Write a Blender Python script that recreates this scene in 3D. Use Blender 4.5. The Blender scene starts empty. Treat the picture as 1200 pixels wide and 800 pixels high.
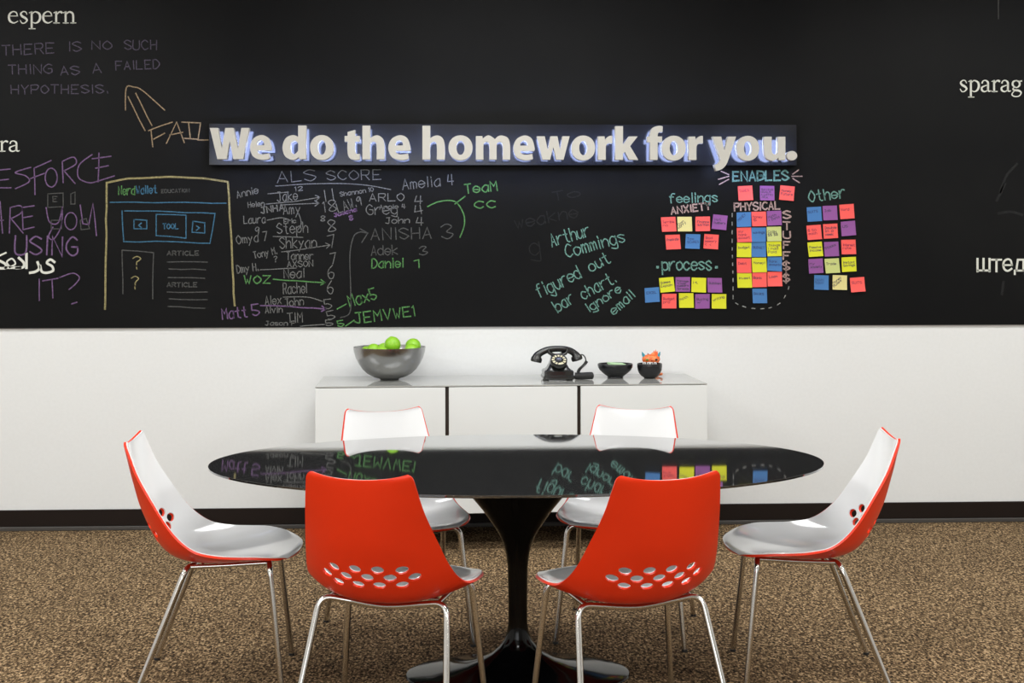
import bpy, bmesh, math, random
from mathutils import Vector, Matrix
random.seed(7)
C = bpy.context.scene.collection
sc = bpy.context.scene

# ------------------------------------------------------------------ camera
FPX, Y0, HC, DW = 1510.0, 303.0, 1.415, 6.82
PSI, RHO = math.radians(2.1), 0.0018
_f = Vector((math.sin(PSI), math.cos(PSI), 0))
_r0 = Vector((math.cos(PSI), -math.sin(PSI), 0)); _u0 = Vector((0, 0, 1))
_R = _r0*math.cos(RHO) - _u0*math.sin(RHO)
_U = _u0*math.cos(RHO) + _r0*math.sin(RHO)
cam = bpy.data.objects.new('camera', bpy.data.cameras.new('camera')); C.objects.link(cam)
cam.matrix_world = Matrix(((_R.x, _U.x, -_f.x, 0), (_R.y, _U.y, -_f.y, -DW), (_R.z, _U.z, -_f.z, HC), (0, 0, 0, 1)))
cam.data.sensor_width = 36.0
cam.data.lens = FPX/1200*36
cam.data.shift_y = -(400-Y0)/1200
cam.data.clip_start = 0.05
sc.camera = cam

# ------------------------------------------------------------------ world, lights, exposure
w = bpy.data.worlds.new('world'); sc.world = w; w.use_nodes = True
w.node_tree.nodes['Background'].inputs[0].default_value = (0.9, 0.95, 1, 1)
w.node_tree.nodes['Background'].inputs[1].default_value = 0.3
sc.view_settings.view_transform = 'Standard'
sc.view_settings.look = 'None'
sc.view_settings.gamma = 1
sc.view_settings.use_curve_mapping = False
sc.view_settings.exposure = 0.1

def area(name, loc, rot, sx, sy, power, col=(1, 1, 1)):
    d = bpy.data.lights.new(name, 'AREA'); d.shape = 'RECTANGLE'; d.size = sx; d.size_y = sy
    d.energy = power; d.color = col
    o = bpy.data.objects.new(name, d); C.objects.link(o); o.location = loc; o.rotation_euler = rot
    return o
CEIL = 3.1
for lx in (-2.9, 0.2, 3.3):
    area('ceiling_lamp', (lx, -1.5, CEIL-.03), (0, 0, 0), 1.8, .6, 42, (.985, 1, 1))
    area('ceiling_lamp', (lx, -3.9, CEIL-.03), (0, 0, 0), 1.2, .6, 50, (.985, 1, .995))
    area('ceiling_lamp', (lx, -6.6, CEIL-.03), (0, 0, 0), 1.2, .6, 36, (.985, 1, .995))
# daylight through the windows in the wall behind the camera
area('window_daylight', (-1.2, -9.3, 1.75), (math.radians(90), 0, 0), 4.0, 1.9, 70, (.93, .96, 1))

# ------------------------------------------------------------------ helpers
def link(name, me, mat=None, parent=None):
    o = bpy.data.objects.new(name, me); C.objects.link(o)
    if mat:
        for m in (mat if isinstance(mat, (list, tuple)) else [mat]): me.materials.append(m)
    if parent: o.parent = parent
    return o
def obj(name, bm, mat, parent=None, smooth=None):
    me = bpy.data.meshes.new(name)
    bmesh.ops.recalc_face_normals(bm, faces=bm.faces[:])
    bm.to_mesh(me); bm.free()
    if smooth is not None:
        me.polygons.foreach_set('use_smooth', [True]*len(me.polygons))
        me.set_sharp_from_angle(angle=math.radians(smooth))
    return link(name, me, mat, parent)
def tag(o, label=None, cat=None, group=None, kind=None):
    if label: o['label'] = label
    if cat: o['category'] = cat
    if group: o['group'] = group
    if kind: o['kind'] = kind
    return o
def thing(name, label, cat, loc=(0, 0, 0), rz=0, group=None):
    o = bpy.data.objects.new(name, None); C.objects.link(o); o.empty_display_size = .05
    o.location = loc; o.rotation_euler = (0, 0, rz)
    return tag(o, label, cat, group)
def copy_tree(o, parent=None):
    c = o.copy(); C.objects.link(c); c.parent = parent
    for ch in list(o.children): copy_tree(ch, c)
    return c
def box(bm, x0, x1, y0, y1, z0, z1, bev=0, seg=2):
    vs = [bm.verts.new((x, y, z)) for x in (x0, x1) for y in (y0, y1) for z in (z0, z1)]
    fs = [bm.faces.new([vs[i] for i in q]) for q in ((0, 1, 3, 2), (4, 6, 7, 5), (0, 4, 5, 1), (2, 3, 7, 6), (0, 2, 6, 4), (1, 5, 7, 3))]
    if bev:
        es = list({e for f in fs for e in f.edges})
        bmesh.ops.bevel(bm, geom=es, offset=bev, segments=seg, profile=.5, affect='EDGES')
    return bm
def BX(*a, **k): return box(bmesh.new(), *a, **k)
def cat_pts(pts, n=6, closed=False):
    out = []; N = len(pts); pts = [Vector(p) for p in pts]
    rng = N if closed else N-1
    for i in range(rng):
        p0 = pts[(i-1) % N] if closed or i > 0 else pts[0]
        p1 = pts[i]; p2 = pts[(i+1) % N]
        p3 = pts[(i+2) % N] if closed or i+2 < N else pts[-1]
        for k in range(n):
            t = k/n
            out.append(.5*((2*p1)+(-p0+p2)*t+(2*p0-5*p1+4*p2-p3)*t*t+(-p0+3*p1-3*p2+p3)*t**3))
    if not closed: out.append(pts[-1])
    return out
def tube(bm, pts, r, seg=12, cap=True):
    pts = [Vector(p) for p in pts]; rr = r if isinstance(r, (list, tuple)) else [r]*len(pts)
    rings = []; up = None
    for i, p in enumerate(pts):
        t = (pts[min(i+1, len(pts)-1)]-pts[max(i-1, 0)]).normalized()
        if up is None:
            up = Vector((0, 0, 1)) if abs(t.z) < .9 else Vector((0, 1, 0))
        n = (up - t*up.dot(t)).normalized(); b = t.cross(n); up = n
        rings.append([bm.verts.new(p+(n*math.cos(a)+b*math.sin(a))*rr[i]) for a in [2*math.pi*k/seg for k in range(seg)]])
    for a, b in zip(rings, rings[1:]):
        for k in range(seg): bm.faces.new((a[k], a[(k+1) % seg], b[(k+1) % seg], b[k]))
    if cap: bm.faces.new(rings[0][::-1]); bm.faces.new(rings[-1])
    return bm
def fillet(pts, r, n=5):
    pts = [Vector(p) for p in pts]; out = [pts[0]]
    for i in range(1, len(pts)-1):
        a, b, c = pts[i-1], pts[i], pts[i+1]
        d1 = (a-b); d2 = (c-b); rr = min(r, d1.length*.45, d2.length*.45)
        p, q = b+d1.normalized()*rr, b+d2.normalized()*rr
        for k in range(n+1):
            t = k/n; out.append(p*(1-t)**2+b*2*t*(1-t)+q*t*t)
    out.append(pts[-1]); return out
def lathe(bm, prof, seg=48, c=(0, 0, 0)):
    """prof: (rx, ry, z); closed at both ends by caps when radius is zero"""
    rings = []
    for rx, ry, z in prof:
        if rx < 1e-6: rings.append([bm.verts.new((c[0], c[1], c[2]+z))])
        else: rings.append([bm.verts.new((c[0]+rx*math.cos(2*math.pi*k/seg), c[1]+ry*math.sin(2*math.pi*k/seg), c[2]+z)) for k in range(seg)])
    for a, b in zip(rings, rings[1:]):
        for k in range(seg):
            k2 = (k+1) % seg
            if len(a) == 1: bm.faces.new((a[0], b[k], b[k2]))
            elif len(b) == 1: bm.faces.new((a[k], b[0], a[k2]))
            else: bm.faces.new((a[k], b[k], b[k2], a[k2]))
    return bm
def rl(prof, **k): return lathe(bmesh.new(), [(r, r, z) for r, z in prof], **k)

# ------------------------------------------------------------------ materials
def mat(name, col, rough=.5, metal=0, spec=.5, coat=0, ior=1.5, emit=None, es=0, coat_ior=1.5):
    m = bpy.data.materials.new(name); m.use_nodes = True
    b = m.node_tree.nodes['Principled BSDF']
    b.inputs['Base Color'].default_value = (*col, 1)
    b.inputs['Roughness'].default_value = rough; b.inputs['Metallic'].default_value = metal
    b.inputs['IOR'].default_value = ior; b.inputs['Specular IOR Level'].default_value = spec
    b.inputs['Coat Weight'].default_value = coat; b.inputs['Coat Roughness'].default_value = .03; b.inputs['Coat IOR'].default_value = coat_ior
    if emit: b.inputs['Emission Color'].default_value = (*emit, 1); b.inputs['Emission Strength'].default_value = es
    return m
def nodes(m): return m.node_tree.nodes, m.node_tree.links, m.node_tree.nodes['Principled BSDF']
def noise_color(m, scale, stops, detail=2, rough=.5, bump=0, bdist=.001, coord='Object', stretch=None):
    n, l, b = nodes(m)
    tc = n.new('ShaderNodeTexCoord'); t = n.new('ShaderNodeTexNoise')
    t.inputs['Scale'].default_value = scale; t.inputs['Detail'].default_value = detail; t.inputs['Roughness'].default_value = rough
    src = tc.outputs[coord]
    if stretch:
        mp = n.new('ShaderNodeMapping'); mp.inputs['Scale'].default_value = stretch
        l.new(src, mp.inputs[0]); src = mp.outputs[0]
    l.new(src, t.inputs['Vector'])
    r = n.new('ShaderNodeValToRGB'); l.new(t.outputs['Fac'], r.inputs[0])
    e = r.color_ramp.elements
    while len(e) < len(stops): e.new(.5)
    for i, (p, c) in enumerate(stops): e[i].position = p; e[i].color = (*c, 1)
    l.new(r.outputs[0], b.inputs['Base Color'])
    if bump:
        bn = n.new('ShaderNodeBump'); bn.inputs['Strength'].default_value = bump; bn.inputs['Distance'].default_value = bdist
        l.new(t.outputs['Fac'], bn.inputs['Height']); l.new(bn.outputs[0], b.inputs['Normal'])
    return t, r

M = {}
M['wall'] = mat('painted_wall', (.8, .8, .785), .6, spec=.3)
noise_color(M['wall'], 60, [(.3, (.765, .77, .757)), (.7, (.785, .79, .777))], bump=.05)
M['ceiling'] = mat('ceiling_tile', (.8, .8, .78), .9)
M['board'] = mat('chalkboard_paint', (.012, .012, .013), .5, spec=.08)
t, r = noise_color(M['board'], 1.1, [(.30, (.0045, .0046, .005)), (.72, (.0085, .0085, .0083))], detail=9, rough=.62)
M['base'] = mat('dark_rubber', (.014, .009, .007), .5, spec=.15)
M['base2'] = mat('rubber_toe', (.055, .05, .045), .5)
M['carpet'] = mat('carpet_pile', (.2, .14, .09), .95, spec=.1)
def carpet():
    n, l, b = nodes(M['carpet'])
    tc = n.new('ShaderNodeTexCoord')
    t1 = n.new('ShaderNodeTexNoise'); t1.inputs['Scale'].default_value = 108; t1.inputs['Detail'].default_value = 3; t1.inputs['Roughness'].default_value = .6
    mp = n.new('ShaderNodeMapping'); mp.inputs['Scale'].default_value = (1, .55, 1)   # the tufts run in rows
    l.new(tc.outputs['Object'], mp.inputs[0]); l.new(mp.outputs[0], t1.inputs['Vector'])
    r = n.new('ShaderNodeValToRGB'); e = r.color_ramp.elements
    for i, (p, c) in enumerate([(.40, (.010, .007, .004)), (.46, (.085, .053, .026)), (.53, (.215, .142, .074)), (.61, (.64, .45, .255))]):
        if i > 1: e.new(p)
        e[i].position = p; e[i].color = (*c, 1)
    vo = n.new('ShaderNodeTexVoronoi'); vo.inputs['Scale'].default_value = 165; l.new(mp.outputs[0], vo.inputs['Vector'])
    sp = n.new('ShaderNodeSeparateColor'); l.new(vo.outputs['Color'], sp.inputs[0])
    mr = n.new('ShaderNodeMapRange'); mr.inputs[3].default_value = .36; mr.inputs[4].default_value = .64; l.new(sp.outputs[0], mr.inputs[0])
    mf = n.new('ShaderNodeMix'); mf.inputs[0].default_value = .55; l.new(t1.outputs['Fac'], mf.inputs[2]); l.new(mr.outputs[0], mf.inputs[3])
    l.new(mf.outputs[0], r.inputs[0])
    t2 = n.new('ShaderNodeTexNoise'); t2.inputs['Scale'].default_value = 2.2; t2.inputs['Detail'].default_value = 4
    l.new(tc.outputs['Object'], t2.inputs['Vector'])
    mx = n.new('ShaderNodeMix'); mx.data_type = 'RGBA'; mx.blend_type = 'MULTIPLY'; mx.inputs[0].default_value = .35
    l.new(r.outputs[0], mx.inputs[6]); l.new(t2.outputs['Fac'], mx.inputs[7]); l.new(mx.outputs[2], b.inputs['Base Color'])
    bn = n.new('ShaderNodeBump'); bn.inputs['Strength'].default_value = .15; bn.inputs['Distance'].default_value = .003
    l.new(t1.outputs['Fac'], bn.inputs['Height']); l.new(bn.outputs[0], b.inputs['Normal'])
carpet()
M['granite'] = mat('black_speckled_stone', (.01, .01, .01), .035, coat=1, ior=1.9, coat_ior=1.8)
noise_color(M['granite'], 210, [(.0, (.006, .006, .006)), (.56, (.014, .014, .014)), (.66, (.06, .06, .06)), (.76, (.5, .5, .5))], detail=2, rough=.6)
M['tabled'] = mat('black_lacquer', (.002, .002, .0022), .1, spec=.2)
M['under'] = mat('black_underside', (.003, .003, .003), .6, spec=.1)
M['orange'] = mat('orange_plastic', (.80, .032, .003), .33, spec=.4)
M['white'] = mat('white_gloss_plastic', (.82, .82, .82), .12, coat=.3)
M['chrome'] = mat('chrome', (.62, .6, .57), .16, metal=1)
M['rubber'] = mat('black_rubber', (.015, .015, .015), .6)
M['cabw'] = mat('white_lacquer_front', (.77, .785, .77), .35, spec=.3)
M['cabtop'] = mat('grey_glass_top', (.40, .40, .37), .04, spec=.5)
M['cabd'] = mat('dark_brown_carcass', (.03, .016, .008), .5)
M['steel'] = mat('brushed_steel', (.40, .40, .40), .24, metal=1)
def brushed():
    n, l, b = nodes(M['steel']); t = n.new('ShaderNodeTangent'); t.direction_type = 'RADIAL'; t.axis = 'Z'
    l.new(t.outputs[0], b.inputs['Tangent']); b.inputs['Anisotropic'].default_value = .4
brushed()
M['lime'] = mat('lime_skin', (.2, .5, .01), .35, spec=.5)
noise_color(M['lime'], 9, [(.3, (.16, .46, .006)), (.7, (.36, .62, .04))], detail=4)
M['bake'] = mat('black_bakelite', (.012, .012, .011), .2, coat=.4)
M['cream'] = mat('cream_enamel', (.72, .66, .45), .4)
M['blackc'] = mat('black_ceramic', (.01, .01, .012), .25)
M['paperg'] = mat('pale_green_paper', (.5, .72, .42), .8)
M['paperw'] = mat('white_paper', (.8, .8, .78), .8)
M['toy'] = mat('orange_painted_clay', (.8, .14, .02), .5)
noise_color(M['toy'], 60, [(.45, (.8, .12, .015)), (.62, (.85, .3, .1))], detail=2)
M['toyt'] = mat('turquoise_paint', (.03, .28, .35), .5)
M['toyg'] = mat('green_paint', (.1, .3, .05), .5)
M['toyn'] = mat('red_paint', (.5, .02, .02), .5)
M['toyk'] = mat('dark_paint', (.02, .01, .02), .4)
M['signp'] = mat('sign_panel_black', (.007, .0075, .009), .1, spec=.4)
M['signl'] = mat('sign_letter_face', (.52, .50, .45), .5)
M['signs'] = mat('sign_letter_light', (.8, .85, 1), .4, emit=(.46, .56, 1.0), es=23)
M['vinyl'] = mat('cream_vinyl_lettering', (.62, .62, .55), .6)
M['ink'] = mat('dark_marker_ink', (.03, .02, .05), .6)
M['inkb'] = mat('navy_marker_ink', (.01, .03, .12), .6)
M['inkr'] = mat('maroon_marker_ink', (.25, .01, .04), .6)
def chalk(name, col, lo=.40, hi=.60):
    m = mat(name, col, .95, spec=.1)
    noise_color(m, 420, [(lo, tuple(c*.22+.006 for c in col)), (hi, col)], detail=2, rough=.8)
    return m
CH = dict(purple=chalk('purple_chalk', (.125, .105, .15)), violet=chalk('violet_chalk', (.24, .14, .29)), gray=chalk('grey_chalk', (.24, .24, .23)), dim=chalk('dim_grey_chalk', (.12, .12, .115)),
          ghost=chalk('rubbed_out_chalk', (.028, .028, .028)), green=chalk('green_chalk', (.13, .33, .11)), teal=chalk('teal_chalk', (.22, .44, .37)),
          orange=chalk('orange_chalk', (.46, .33, .2)), yellow=chalk('yellow_chalk', (.42, .36, .17)), blue=chalk('blue_chalk', (.07, .2, .32)),
          pink=chalk('pink_chalk', (.6, .42, .38)), white=chalk('white_chalk', (.42, .42, .4)))

# ------------------------------------------------------------------ room shell
X0, X1, YF = -4.6, 5.2, -9.5
def struct(name, bm, m, parent=None, sm=None):
    o = obj(name, bm, m, parent, sm)
    if not parent: o['kind'] = 'structure'
    return o
struct('floor', BX(X0-.1, X1+.1, YF-.1, .1, -.1, 0), M['carpet'])
struct('wall_back', BX(X0-.1, X1+.1, 0, .1, 0, CEIL), M['wall'])
struct('wall_left', BX(X0-.1, X0, YF-.1, 0, 0, CEIL), M['wall'])
struct('wall_right', BX(X1, X1+.1, YF-.1, 0, 0, CEIL), M['wall'])
struct('wall_front', BX(X0, X1, YF-.1, YF, 0, CEIL), M['wall'])
struct('ceiling', BX(X0-.1, X1+.1, YF-.1, .1, CEIL, CEIL+.1), M['ceiling'])
bb = struct('baseboard_back', BX(X0, X1, -.012, 0, .022, .108, bev=.003), M['base'])
obj('baseboard_toe', BX(X0, X1, -.02, 0, 0, .022, bev=.004), M['base2'], bb)
struct('baseboard_left', BX(X0, X0+.012, YF, -.012, 0, .108), M['base'])
struct('baseboard_right', BX(X1-.012, X1, YF, -.012, 0, .108), M['base'])

# ------------------------------------------------------------------ chalkboard
BY = -.012          # face of the chalkboard
chalkboard = thing('chalkboard', 'wide black chalkboard panel covering the upper wall, full of chalk notes', 'chalkboard', (0, 0, 0))
obj('board_panel', BX(X0, X1, BY, 0, 1.056, CEIL), M['board'], chalkboard)

def on_board(x, y, off=.0008, yp=None):
    a = (x-600)/FPX; b = (Y0-y)/FPX
    d = _f + _R*a + _U*b
    Y = (BY if yp is None else yp)-off
    t = (Y+DW)/d.y
    return Vector((d.x*t, Y, HC+d.z*t))

def ribbon(bm, pts, wid, mp):
    """flat ribbon along a 2D polyline; wid number or list, mp maps 2D to 3D"""
    pts = [Vector(p) for p in pts]; q = [pts[0]]; ws = wid if isinstance(wid, (list, tuple)) else [wid]*len(pts)
    w2 = [ws[0]]
    for p, ww in zip(pts[1:], ws[1:]):
        if (p-q[-1]).length > 1e-5: q.append(p); w2.append(ww)
    if len(q) < 2: return
    prev = None; n = len(q)
    e0 = (q[1]-q[0]).normalized()*w2[0]*.35; e1 = (q[-1]-q[-2]).normalized()*w2[-1]*.35
    q[0] = q[0]-e0; q[-1] = q[-1]+e1
    for i, p in enumerate(q):
        a = (q[i]-q[i-1]).normalized() if i else (q[1]-q[0]).normalized()
        b = (q[i+1]-q[i]).normalized() if i < n-1 else a
        t = (a+b)
        if t.length < .3: t = a
        t.normalize(); nn = Vector((-t.y, t.x)); k = 1/max(.6, abs(t.dot(a)))
        l = bm.verts.new(mp(*(p+nn*w2[i]*.5*k))); r_ = bm.verts.new(mp(*(p-nn*w2[i]*.5*k)))
        if prev: bm.faces.new((prev[0], prev[1], r_, l))
        prev = (l, r_)
FONT = dict(A="022842 1434", B="0208 ~0838474505 ~0535444302", C="~472806042243", D="0208 ~082846442202", E="48080242 0535", F="480802 0535",
 G="~47280604224345 4525", H="0208 4248 0545", I="2228", J="~38332203 1848", K="0208 480542", L="080242", M="0208254842", N="02084248", O="~28060422444628",
 P="0208 ~0838473505", Q="~28060422444628 2442", R="0208 ~0838473505 2542", S="~4728070644432203", T="0848 2822", U="~0803224348", V="082248", W="0812253248",
 X="0842 0248", Y="082548 2522", Z="08480242", a="~462604123244 4642", b="0802 ~042645432203", c="~452605032243", d="~452605032243 4842",
 e="~0444452605032243", f="~48281612 0636", g="~452605032243 ~46413001", h="0802 ~04264542", i="2622 2728", j="~26211001 2728", k="0802 460442", l="2822",
 m="0602 ~05162522 ~25364542", n="0602 ~04264542", o="~26050322434526", p="0600 ~052645432203", q="~452605032243 4640", r="0602 ~042646",
 s="~452605432203", t="~28233242 0636", u="~06032244 4642", v="062246", w="0612253246", x="0642 0246", y="0623 4600", z="06460242")
FONT.update({'0': "~28060422444628", '1': "172822", '2': "~0728473502 0242", '3': "~0728472544432203", '4': "180444 3832", '5': "480805 ~052544432203",
 '6': "~4816041232442504", '7': "084812", '8': "~250728472503224325", '9': "~472806254732", '?': "~072847362524 2223", '.': "2223", '$': "~4728070644432203 2921",
 '<': "471543", '>': "073503", '!': "2824 2223", "'": "2827", '+': "2426 1535", '-': "1535", '(': "~38150532", ' ': ""})
NARROW = set("Iil1.!'")
def strokes(text):
    out = []; x = 0
    for ch in text:
        off = 1.3 if ch in NARROW else 0; adv = 2.6 if ch in NARROW else 5.6
        if ch == ' ': x += 3.5; continue
        for s in FONT[ch].split():
            sm = s[0] == '~'; s = s.lstrip('~')
            pts = [(int(s[i])+x-off+random.uniform(-.18, .18), int(s[i+1])-2+random.uniform(-.22, .22)) for i in range(0, len(s), 2)]
            out.append(cat_pts([Vector(p) for p in pts], 5) if sm and len(pts) > 2 else [Vector(p) for p in pts])
        x += adv
    return out, x-1.4
def W(bm, text, x0, y0, x1, y1, h, wid=1.25, mp=on_board, sign=-1):
    """write text along the baseline (x0,y0)-(x1,y1), cap height h"""
    st, L = strokes(text)
    d = Vector((x1-x0, y1-y0)); ex = d/L; up = Vector((d.y, -d.x)).normalized()*h/6*(1 if sign < 0 else -1)
    for s in st: ribbon(bm, [Vector((x0, y0))+ex*p.x+up*p.y for p in s], wid, mp)
def P(bm, pts, wid=1.25, smooth=False, mp=on_board):
    pts = [Vector(p) for p in pts]
    if smooth: pts = cat_pts(pts, 6)
    else:  # a hand-drawn line wavers a little
        o = [pts[0]]
        for a, b in zip(pts, pts[1:]):
            n = max(1, int((b-a).length/14))
            for k in range(1, n+1):
                p = a.lerp(b, k/n)
                if k < n: p = p+Vector((random.uniform(-.5, .5), random.uniform(-.5, .5)))
                o.append(p)
        pts = o
    ribbon(bm, pts, wid, mp)
def ARR(bm, pts, hd=6, wid=1.2, smooth=False):
    P(bm, pts, wid, smooth); a, b = Vector(pts[-2]), Vector(pts[-1]); d = (a-b).normalized()
    for s in (.55, -.55):
        P(bm, [b, b+Vector((d.x*math.cos(s)-d.y*math.sin(s), d.x*math.sin(s)+d.y*math.cos(s)))*hd], wid)
def ELL(cx, cy, rx, ry, n=20): return [(cx+rx*math.cos(2*math.pi*k/n), cy+ry*math.sin(2*math.pi*k/n)) for k in range(n+1)]
def writing(label, col, words=(), lines=(), arrows=(), curves=(), wid=1.25):
    """every word is a part of its own; the lines of one drawing stay together"""
    shade = {'violet': 'violet', 'purple': 'purple', 'gray': 'grey', 'dim': 'dim grey', 'ghost': 'rubbed-out'}.get(col, col)
    for w_ in words:
        bm = bmesh.new(); W(bm, *w_[:6], wid=w_[6] if len(w_) > 6 else wid)
        obj('chalk_word', bm, CH[col], chalkboard)['label'] = f'{shade} chalk writing {w_[0]}'
    for kind, ls in ((0, lines), (1, curves), (2, arrows)):
        for p in ls:
            bm = bmesh.new()
            if kind == 2: ARR(bm, p, wid=wid)
            else: P(bm, p, wid, kind == 1)
            obj('chalk_arrow' if kind == 2 else 'chalk_line', bm, CH[col], chalkboard)['label'] = f'{shade} chalk {"arrow" if kind == 2 else "line"} of the {label}'
writing('purple chalk sentence about a failed hypothesis', 'purple', [
    ('THERE', 3, 65, 64, 62, 12), ('IS', 80, 60, 95, 60, 11), ('NO', 108, 58, 131, 58, 10), ('SUCH', 146, 58, 184, 58, 11),
    ('THING', 10, 87, 61, 86, 11), ('AS', 71, 88, 93, 87, 10), ('A', 109, 86, 119, 85, 11), ('FAILED', 136, 82, 187, 80, 10),
    ('HYPOTHESIS.', 13, 110, 127, 109, 10)])
writing('orange chalk word FAIL with a hollow arrow', 'orange', lines=[
    [(150, 113), (170, 153)], [(159, 109), (178, 147)], [(202, 143), (174, 153)], [(177, 153), (179, 172)], [(180, 163), (193, 156)],
    [(195, 168), (207, 143), (216, 167)], [(199, 158), (214, 155)], [(213, 143), (235, 144)], [(221, 144), (223, 162)], [(216, 162), (231, 163)],
    [(235, 144), (232, 164), (244, 164)]], curves=[[(147, 129), (148, 103), (157, 102), (167, 106), (193, 129)]], wid=1.3)
writing('large violet chalk words asking about force and using it', 'violet', [('USING', 18, 298, 91, 300, 22, 1.9)],
    lines=[[(0, 199), (12, 198)], [(0, 211), (10, 210)], [(0, 220), (13, 220)],
    [(40, 197), (41, 228)], [(40, 197), (60, 188)], [(36, 209), (52, 203)], [(73, 189), (74, 214)], [(75, 200), (88, 215)],
    [(116, 179), (115, 213)], [(108, 186), (130, 183)], [(112, 197), (127, 194)], [(112, 213), (134, 206)],
    [(0, 236), (3, 273)], [(0, 258), (4, 258)], [(12, 243), (11, 273)], [(13, 256), (27, 273)], [(26, 243), (27, 269)], [(26, 243), (40, 241)],
    [(27, 255), (38, 253)], [(27, 269), (40, 266)], [(94, 240), (97, 262), (104, 263), (109, 238), (113, 276)],
    [(46, 327), (46, 352)], [(50, 329), (68, 326)], [(61, 328), (62, 349)], [(84, 356), (90, 354)]],
    curves=[[(36, 196), (18, 202), (30, 206), (34, 213), (18, 221)], ELL(60, 208, 7, 11), [(73, 189), (86, 184), (89, 192), (75, 200)],
    [(108, 181), (93, 193), (92, 208), (104, 214), (112, 213)], [(12, 243), (24, 241), (25, 249), (13, 256)],
    [(54, 243), (58, 260), (68, 261), (73, 244)], [(73, 242), (72, 264), (63, 280), (57, 277), (62, 266)], ELL(83, 259, 7, 10),
    [(70, 325), (85, 320), (93, 325), (88, 333), (81, 339)]], wid=1.4)
writing('faint grey chalk sketch boxes', 'dim', [('E', 62, 236, 67, 236, 6)], lines=[
    [(56, 227), (74, 226), (74, 242), (56, 243), (56, 227)], [(83, 227), (88, 225), (88, 239), (83, 239), (83, 227)],
    [(60, 258), (73, 258), (72, 268), (60, 268), (60, 258)], [(94, 258), (101, 256), (105, 268), (95, 269), (94, 258)]], wid=1)
writing('yellow chalk frame of the page sketch', 'yellow', lines=[[(123, 362), (124, 300), (125, 214), (150, 209), (200, 207), (240, 209), (267, 213), (269, 250), (272, 300), (275, 358)]], wid=2.2)
writing('green chalk word at the head of the page sketch', 'green', [('Nerd', 139, 228, 158, 228, 10)])
writing('blue chalk lines and boxes of the page sketch', 'blue', [('Wallet', 160, 227, 184, 226, 9), ('<', 161, 268, 166, 268, 8), ('TOOL', 191, 268, 209, 268, 6), ('>', 230, 271, 235, 271, 8)],
    lines=[[(129, 237), (200, 237), (265, 238)], [(143, 247), (145, 283), (200, 283), (246, 285), (252, 250), (200, 248), (146, 247)],
    [(157, 257), (172, 258), (172, 268), (157, 268), (157, 257)], [(183, 251), (218, 252), (218, 279), (183, 276), (183, 251)],
    [(226, 259), (240, 261), (240, 273), (225, 272), (226, 259)]], wid=1.3)
writing('grey chalk articles and side box of the page sketch', 'dim', [('EDUCATION', 189, 226, 222, 225, 4, .9), ('ARTICLE', 196, 299, 233, 299, 5), ('ARTICLE', 196, 336, 231, 336, 5)],
    lines=[[(144, 344), (143, 293), (180, 296), (179, 350)], [(196, 307), (243, 307)], [(198, 315), (241, 316)], [(197, 325), (240, 326)],
    [(196, 342), (243, 342)], [(198, 350), (243, 351)], [(197, 359), (240, 361)]], wid=1.2)
writing('two small yellow chalk question marks', 'yellow', [('?', 156, 315, 165, 315, 15), ('?', 154, 339, 163, 339, 15)], wid=1.2)
writing('grey chalk score table of names and numbers', 'gray', [
    ('ALS', 325, 214, 370, 211, 13), ('SCORE', 383, 211, 447, 210, 11), ('Annie', 278, 232, 303, 226, 8), ('Jake', 325, 236, 349, 234, 11), ('12', 346, 224, 355, 223, 5),
    ('Shannon 10', 399, 230, 438, 224, 5, .9), ('Helen', 291, 243, 310, 241, 6, .9), ('18', 380, 249, 395, 247, 13), ('LAW.9', 397, 249, 425, 240, 11), ('JNHA', 306, 250, 333, 246, 7, 1.5),
    ('Amy', 332, 251, 352, 250, 11), ('Laura', 286, 262, 311, 261, 9), ('Eric', 333, 262, 347, 261, 5), ('8', 376, 259, 381, 259, 6), ('8', 385, 272, 394, 271, 14),
    ('9', 299, 275, 304, 275, 9), ('Steph', 325, 274, 361, 272, 12), ('Omya 7', 278, 286, 314, 281, 10), ('Shkyan', 328, 291, 371, 290, 13), ('7', 387, 291, 395, 289, 15),
    ('Tony M.', 298, 303, 325, 297, 8), ('?', 321, 307, 325, 307, 7), ('Tanner', 336, 304, 367, 304, 9), ('7', 388, 309, 395, 308, 12), ('AXSON', 337, 313, 367, 312, 7),
    ('Dmy H.', 278, 320, 303, 317, 9), ('Neal', 333, 326, 357, 325, 11), ('6', 385, 326, 392, 325, 14), ('Rachel', 332, 344, 360, 343, 12), ('6', 384, 344, 391, 343, 14),
    ('Alex', 311, 357, 330, 356, 10), ('John', 334, 359, 356, 357, 9), ('Alvin', 311, 367, 331, 366, 8), ('5', 381, 362, 389, 361, 11), ('TIM', 337, 378, 355, 377, 11),
    ('5', 385, 375, 393, 373, 10), ('Jason F', 311, 381, 346, 381, 5, .9), ('5', 382, 382, 390, 381, 7),
    ('Amelia 4', 472, 222, 532, 216, 12), ('ARLO', 433, 236, 474, 235, 9), ('4', 486, 239, 495, 239, 10), ('Angie 4', 445, 245, 475, 244, 5), ('Greg', 430, 252, 466, 250, 12),
    ('4', 487, 252, 497, 250, 11), ('John', 452, 262, 480, 261, 7), ('4', 488, 264, 496, 264, 9)],
    lines=[[(314, 227), (338, 225)], [(380, 223), (382, 236)], [(389, 221), (391, 234)], [(320, 277), (355, 278)], [(352, 382), (380, 380)], [(305, 316), (347, 314)]],
    curves=[[(323, 218), (360, 215.5), (400, 215), (430, 217), (458, 222)], [(332, 348), (360, 348), (378, 353)], [(313, 258), (330, 255), (340, 258)], [(350, 250), (353, 262), (347, 272)]],
    arrows=[[(312, 239), (345, 236), (375, 231)], [(330, 240), (350, 239), (374, 238)], [(330, 295), (360, 291), (387, 287)]], wid=1.0)
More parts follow.
